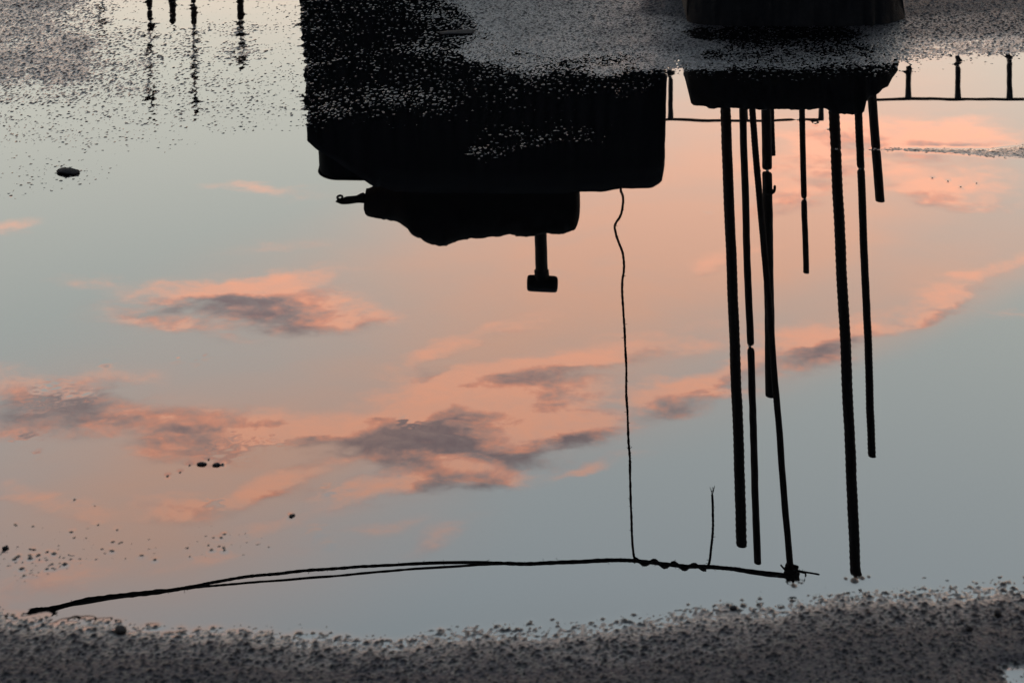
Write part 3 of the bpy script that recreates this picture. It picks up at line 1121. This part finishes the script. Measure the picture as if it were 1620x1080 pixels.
def hairs(path, n, ln, r, seed):
    rnd = random.Random(seed)
    parts = []
    for _ in range(n):
        i = rnd.randrange(2, len(path) - 2)
        d = Vector((rnd.uniform(-1, 1), rnd.uniform(-.6, .6), rnd.uniform(-1, 1))).normalized()
        q = path[i]
        l = ln * rnd.uniform(0.4, 1)
        parts.append(tube([q, q + d * l * 0.5, q + d * l + Vector((rnd.uniform(-.3, .3) * l, 0, rnd.uniform(-.3, .3) * l))], r, 3))
    return parts


def build_twine(D=2.86):
    org = P(1251, 905, D)
    root = tag(empty('twine', org), 'long sagging twine tied to a leaning bar and running out to the left', 'twine')
    main = [(-330, 1052), (-120, 1002), (25, 968), (80, 962.5), (140, 949), (200, 941), (260, 934.5), (300, 928), (340, 920), (390, 912), (440, 906),
            (500, 900), (560, 896), (620, 893), (700, 889.5), (780, 889.5), (840, 891), (900, 888.5), (960, 886), (1003, 886.5), (1050, 892),
            (1090, 896), (1120, 896), (1160, 899), (1200, 904), (1240, 909), (1251, 911)]
    mp = []
    for i, (px, py) in enumerate(main):
        dd = D - 0.012 if px > 1100 else D - 0.005
        mp.append(P(px, py, dd))
    path = spline(mp, 12)
    w = 5.4 / FP * D / 2

    def r1(i, l, an):
        px = path[i].x / D * FP + 810
        k = 1.35 if px < 260 else (0.85 if px < 800 else 1.05)
        return w * k * (1 + 0.16 * n1(l * 90, an * .5, 92) + 0.10 * math.sin(2 * (an - l * 500)))
    V, F = join_parts([tube(path, r1, 8)] + hairs(path, 70, 0.007, 0.00035, 5))
    link('strand', mesh_from(local(V, org), F), M_TWINE, root)
    sec = [(-200, 1025), (25, 970), (120, 956), (200, 943), (270, 934.5), (320, 927.5), (380, 922.5), (460, 915.5), (540, 909), (640, 900.5), (720, 895.5), (790, 891), (840, 890)]
    p2 = spline([P(a, c, D - 0.001) for a, c in sec], 10)
    V, F = join_parts([tube(p2, twine_rad(3.4 / FP * D / 2, 3), 6)])
    link('strand', mesh_from(local(V, org), F), M_TWINE, root)
    sec = [(1110, 898), (1150, 899.5), (1190, 906), (1220, 911), (1245, 914)]
    p3 = spline([P(a, c, D - 0.016) for a, c in sec], 8)
    V, F = tube(p3, twine_rad(2.6 / FP * D / 2, 7), 6)
    link('strand', mesh_from(local(V, org), F), M_TWINE, root)
    # knot round the tip of the bar
    c = P(1252, 905, 2.88)
    rk = 0.0078
    pts = []
    for k in range(90):
        a = k / 90 * 2 * math.pi * 5.2
        rr = rk * (1 + 0.30 * math.sin(k * 0.61) * 0.6)
        pts.append(c + Vector((rr * math.cos(a) * 1.05, rr * math.sin(a), -0.008 + 0.017 * (k / 90) + 0.003 * math.sin(a * 1.7))))
    kn = [tube(pts, 0.0024, 7)]
    V, F = join_parts(kn)
    link('knot', mesh_from(local(V, org), F), M_TWINE, root)
    for a_ in ([(1258, 901), (1268, 903), (1280, 905), (1296, 908)], [(1246, 903), (1240, 899), (1235, 893)],
               [(1262, 902), (1270, 905), (1274, 906), (1274, 911)]):
        pp = spline([P(q[0], q[1], 2.868) for q in a_], 6)
        V, F = join_parts([tube(pp, twine_rad(2.9 / FP * D / 2, 9), 6)] + hairs(pp, 5, 0.005, 0.0003, 4))
        link('loose_end', mesh_from(local(V, org), F), M_TWINE, root)


build_twine()


def build_string(D=2.855):
    org = P(986, 290, DB)
    root = tag(empty('string', org), 'thin wavy string hanging from the twine down to the bin', 'string')
    sp = [(986, 286), (985, 292), (982, 300), (986, 312), (985, 328), (981, 342), (973, 356), (974, 368), (979, 385), (985, 402),
          (987, 425), (984, 450), (986, 490), (988, 520), (989, 552), (991, 585), (991, 620), (993, 655), (994, 690), (996, 720), (997, 755),
          (998, 790), (999, 825), (1000, 850), (1002, 872), (1004.5, 889)]
    pts = []
    for k, (px, py) in enumerate(sp):
        t = max(0.0, (py - 292) / (889 - 292)) ** 0.8
        Dk = (DB - 0.02) * (1 - min(1, t)) + (D - 0.012) * min(1, t)
        pts.append(P(px, py, Dk))
    path = spline(pts, 14)

    def rs(i, l, an):
        d = path[i].y
        return 3.9 / FP * d / 2 * (1 + 0.22 * n1(l * 130, 2 + an * .3, 93) + 0.12 * math.sin(2 * (an - l * 600)))
    V, F = join_parts([tube(path, rs, 7)] + hairs(path, 60, 0.006, 0.0004, 8))
    link('hanging_length', mesh_from(local(V, org), F), M_TWINE, root)
    # wrapped round the twine
    wp = []
    for k in range(121):
        t = k / 120
        px = 1004 + (1116 - 1004) * t
        py = float(np.interp(px, [1003, 1050, 1090, 1120], [886.5, 892, 896, 896]))
        a = t * 2 * math.pi * 3.6 - 1.2
        r = 0.0036 + 0.0008 * n1(t * 9, 1, 95)
        c = P(px, py + 0.5, D - 0.005)
        wp.append(c + Vector((0, r * math.cos(a), r * math.sin(a))))
    V, F = join_parts([tube(wp, twine_rad(4.4 / FP * D / 2, 5), 7)] + hairs(wp, 14, 0.006, 0.0004, 9))
    link('wrapping', mesh_from(local(V, org), F), M_TWINE, root)
    tp = spline([P(a, c, D - 0.01) for a, c in [(1114, 899), (1120, 894), (1123, 884), (1125, 868), (1127, 850), (1128, 825), (1127.5, 800), (1126.5, 783)]], 10)
    fr = []
    for q in range(7):
        rnd = random.Random(q)
        fr.append(tube([P(1126.5, 785, D - 0.01), P(1126.5 + rnd.uniform(-2, 2), 778, D - 0.01), P(1127 + rnd.uniform(-5, 4), 769 + rnd.uniform(-2, 5), D - 0.01)], 0.0004, 3))
    V, F = join_parts([tube(tp, twine_rad(3.9 / FP * D / 2, 6), 7)] + fr + hairs(tp, 12, 0.005, 0.0004, 11))
    link('frayed_end', mesh_from(local(V, org), F), M_TWINE, root)


build_string()


def build_prop(D=2.86):
    p = P(-330, 1052, D)
    org = Vector((p.x - 0.03, D, 0))
    V, F = [], []
    rings = []
    for i in range(14):
        z = -0.01 + (p.z + 0.16) * i / 13
        rings.append([Vector((org.x + sx * 0.028 + 0.002 * n1(i, sx, 4), D + sy * 0.02 + 0.0015 * n1(i, sy + 4, 6), z))
                      for sx, sy in ((-1, -1), (-.9, -1.05), (.9, -1.05), (1, -1), (1, 1), (.9, 1.05), (-.9, 1.05), (-1, 1))])
    V, F = loft(rings)
    o = link('timber_prop', mesh_from(local(V, org), F, False), M_WOOD)
    o.location = org
    tag(o, 'rough timber prop beyond the left edge of the puddle that carries the twine', 'timber prop')


build_prop()


# ---------------------------------------------------------------- railings at the edge of the roof
def bar_box(a, b_, w, d):
    """square bar from a to b_"""
    t = (b_ - a).normalized()
    s = Vector((0, 1, 0))
    n = t.cross(s).normalized()
    ring = lambda p: [p + n * w + s * d, p - n * w + s * d, p - n * w - s * d, p + n * w - s * d]
    return loft([ring(a), ring(b_)])


def railing(D, row, x0, x1, posts, pw, rw, label, lean=0.0):
    z = ZR(row, D)
    org = Vector((X(x0, D), D, 0))
    root = tag(empty('railing', org), label, 'railing', None)
    pts = [Vector((X(x0 + (x1 - x0) * k / 16, D), D, z + 0.003 * n1(k * .7, row, 14))) for k in range(17)]
    V, F = tube(pts, rw / FP * D / 2, 8)
    link('rail', mesh_from(local(V, org), F), M_STEEL, root)
    for px in posts:
        a = Vector((X(px, D), D, 0.0))
        t = Vector((X(px + lean, D), D, z - rw / FP * D / 2 + 0.002))
        w = pw / FP * D / 2
        V, F = tube([a, a.lerp(t, 0.5), a.lerp(t, 0.97), t], lambda i, l, an: w * (1.25 if i == 3 else 1.0), 8)
        link('post', mesh_from(local(V, org), F), M_STEEL, root)


railing(6.0, 157, 1306, 1980, [1357, 1437, 1515.5, 1597, 1677, 1757, 1837, 1917], 8.6, 4.6,
        'thin metal railing with close set posts far right, mirrored beside the stub')
railing(5.5, 190.5, 820, 1303, [824, 942, 1061, 1179, 1299], 7.6, 4.4,
        'thin metal railing with wide set posts, mirrored between bin and stub')


# ---------------------------------------------------------------- loose pebbles and chips
def pebble(px, py, wpx, hpx, label, seed, sink=0.25, flat=0.6, name='pebble', cat='pebble'):
    D = GY(py)
    w = wpx / FP * D / 2
    dist = math.hypot(D, CH)
    h = hpx / FP * dist * 0.75
    rnd = random.Random(seed)
    bm = bmesh.new()
    bmesh.ops.create_icosphere(bm, subdivisions=3, radius=1.0)
    ox, oy = rnd.uniform(0, 50), rnd.uniform(0, 50)
    cuts = [(Vector((rnd.uniform(-1, 1), rnd.uniform(-1, 1), rnd.uniform(-.2, 1))).normalized(), rnd.uniform(0.62, 0.9)) for _ in range(7)]
    for v in bm.verts:
        c = v.co.copy()
        for nrm, lim in cuts:
            e = c.dot(nrm) - lim
            if e > 0:
                c -= nrm * e * 0.85
        c *= 1 + 0.12 * n1(c.x * 1.7 + ox, c.y * 1.7 + c.z + oy, 77) + 0.05 * n1(c.x * 5 + ox, c.y * 5 + c.z * 4, 78)
        v.co = Vector((c.x * w, c.y * w * flat, c.z * h * 0.62))
    me = bpy.data.meshes.new(name)
    bm.to_mesh(me)
    bm.free()
    me.polygons.foreach_set('use_smooth', [True] * len(me.polygons))
    o = link(name, me, M_STONE)
    o.location = (X(px, D), D, max(HEIGHT(px, py), 0.0 if sink < 0.5 else -0.001) + h * 0.62 * (1 - 2 * sink))
    o.rotation_euler = (0, 0, rnd.uniform(-0.3, 0.3))
    tag(o, label, cat, 'loose stones on the wet ground')
    return o


pebble(191, 1000, 21, 10, 'round dark pebble on the near wet ground below the end of the twine', 1, 0.2, 0.8)
pebble(108, 273, 38, 11, 'broad flat dark stone in the speckled shallows at the left', 2, 0.35, 0.7)
pebble(343, 735, 15, 6, 'right one of a pair of tiny black chips in the left half of the puddle', 3, 0.4, 0.7)
pebble(320, 734, 17, 6, 'left one of a pair of tiny black chips in the left half of the puddle', 4, 0.45, 0.7)
pebble(462, 816, 11, 5, 'lone tiny chip standing clear in open water left of centre', 5, 0.4, 0.8)
pebble(725, 53, 66, 7, 'long thin dark sliver on the wet ground between bin and stub', 6, 0.3, 0.35, 'sliver', 'sliver')
pebble(1578, 976, 13, 10, 'small black pebble on the near ground toward the right edge', 8, 0.25, 0.9)
pebble(1533, 1001, 11, 9, 'small black pebble on the near ground close to the lower right corner', 9, 0.25, 0.9)
pebble(9, 867, 11, 6, 'little dark stone in the speckled shallows at the left edge', 10, 0.3, 0.9)
pebble(1160, 963, 12, 7, 'small dark pebble at the near waterline below the knot', 12, 0.3, 0.9)
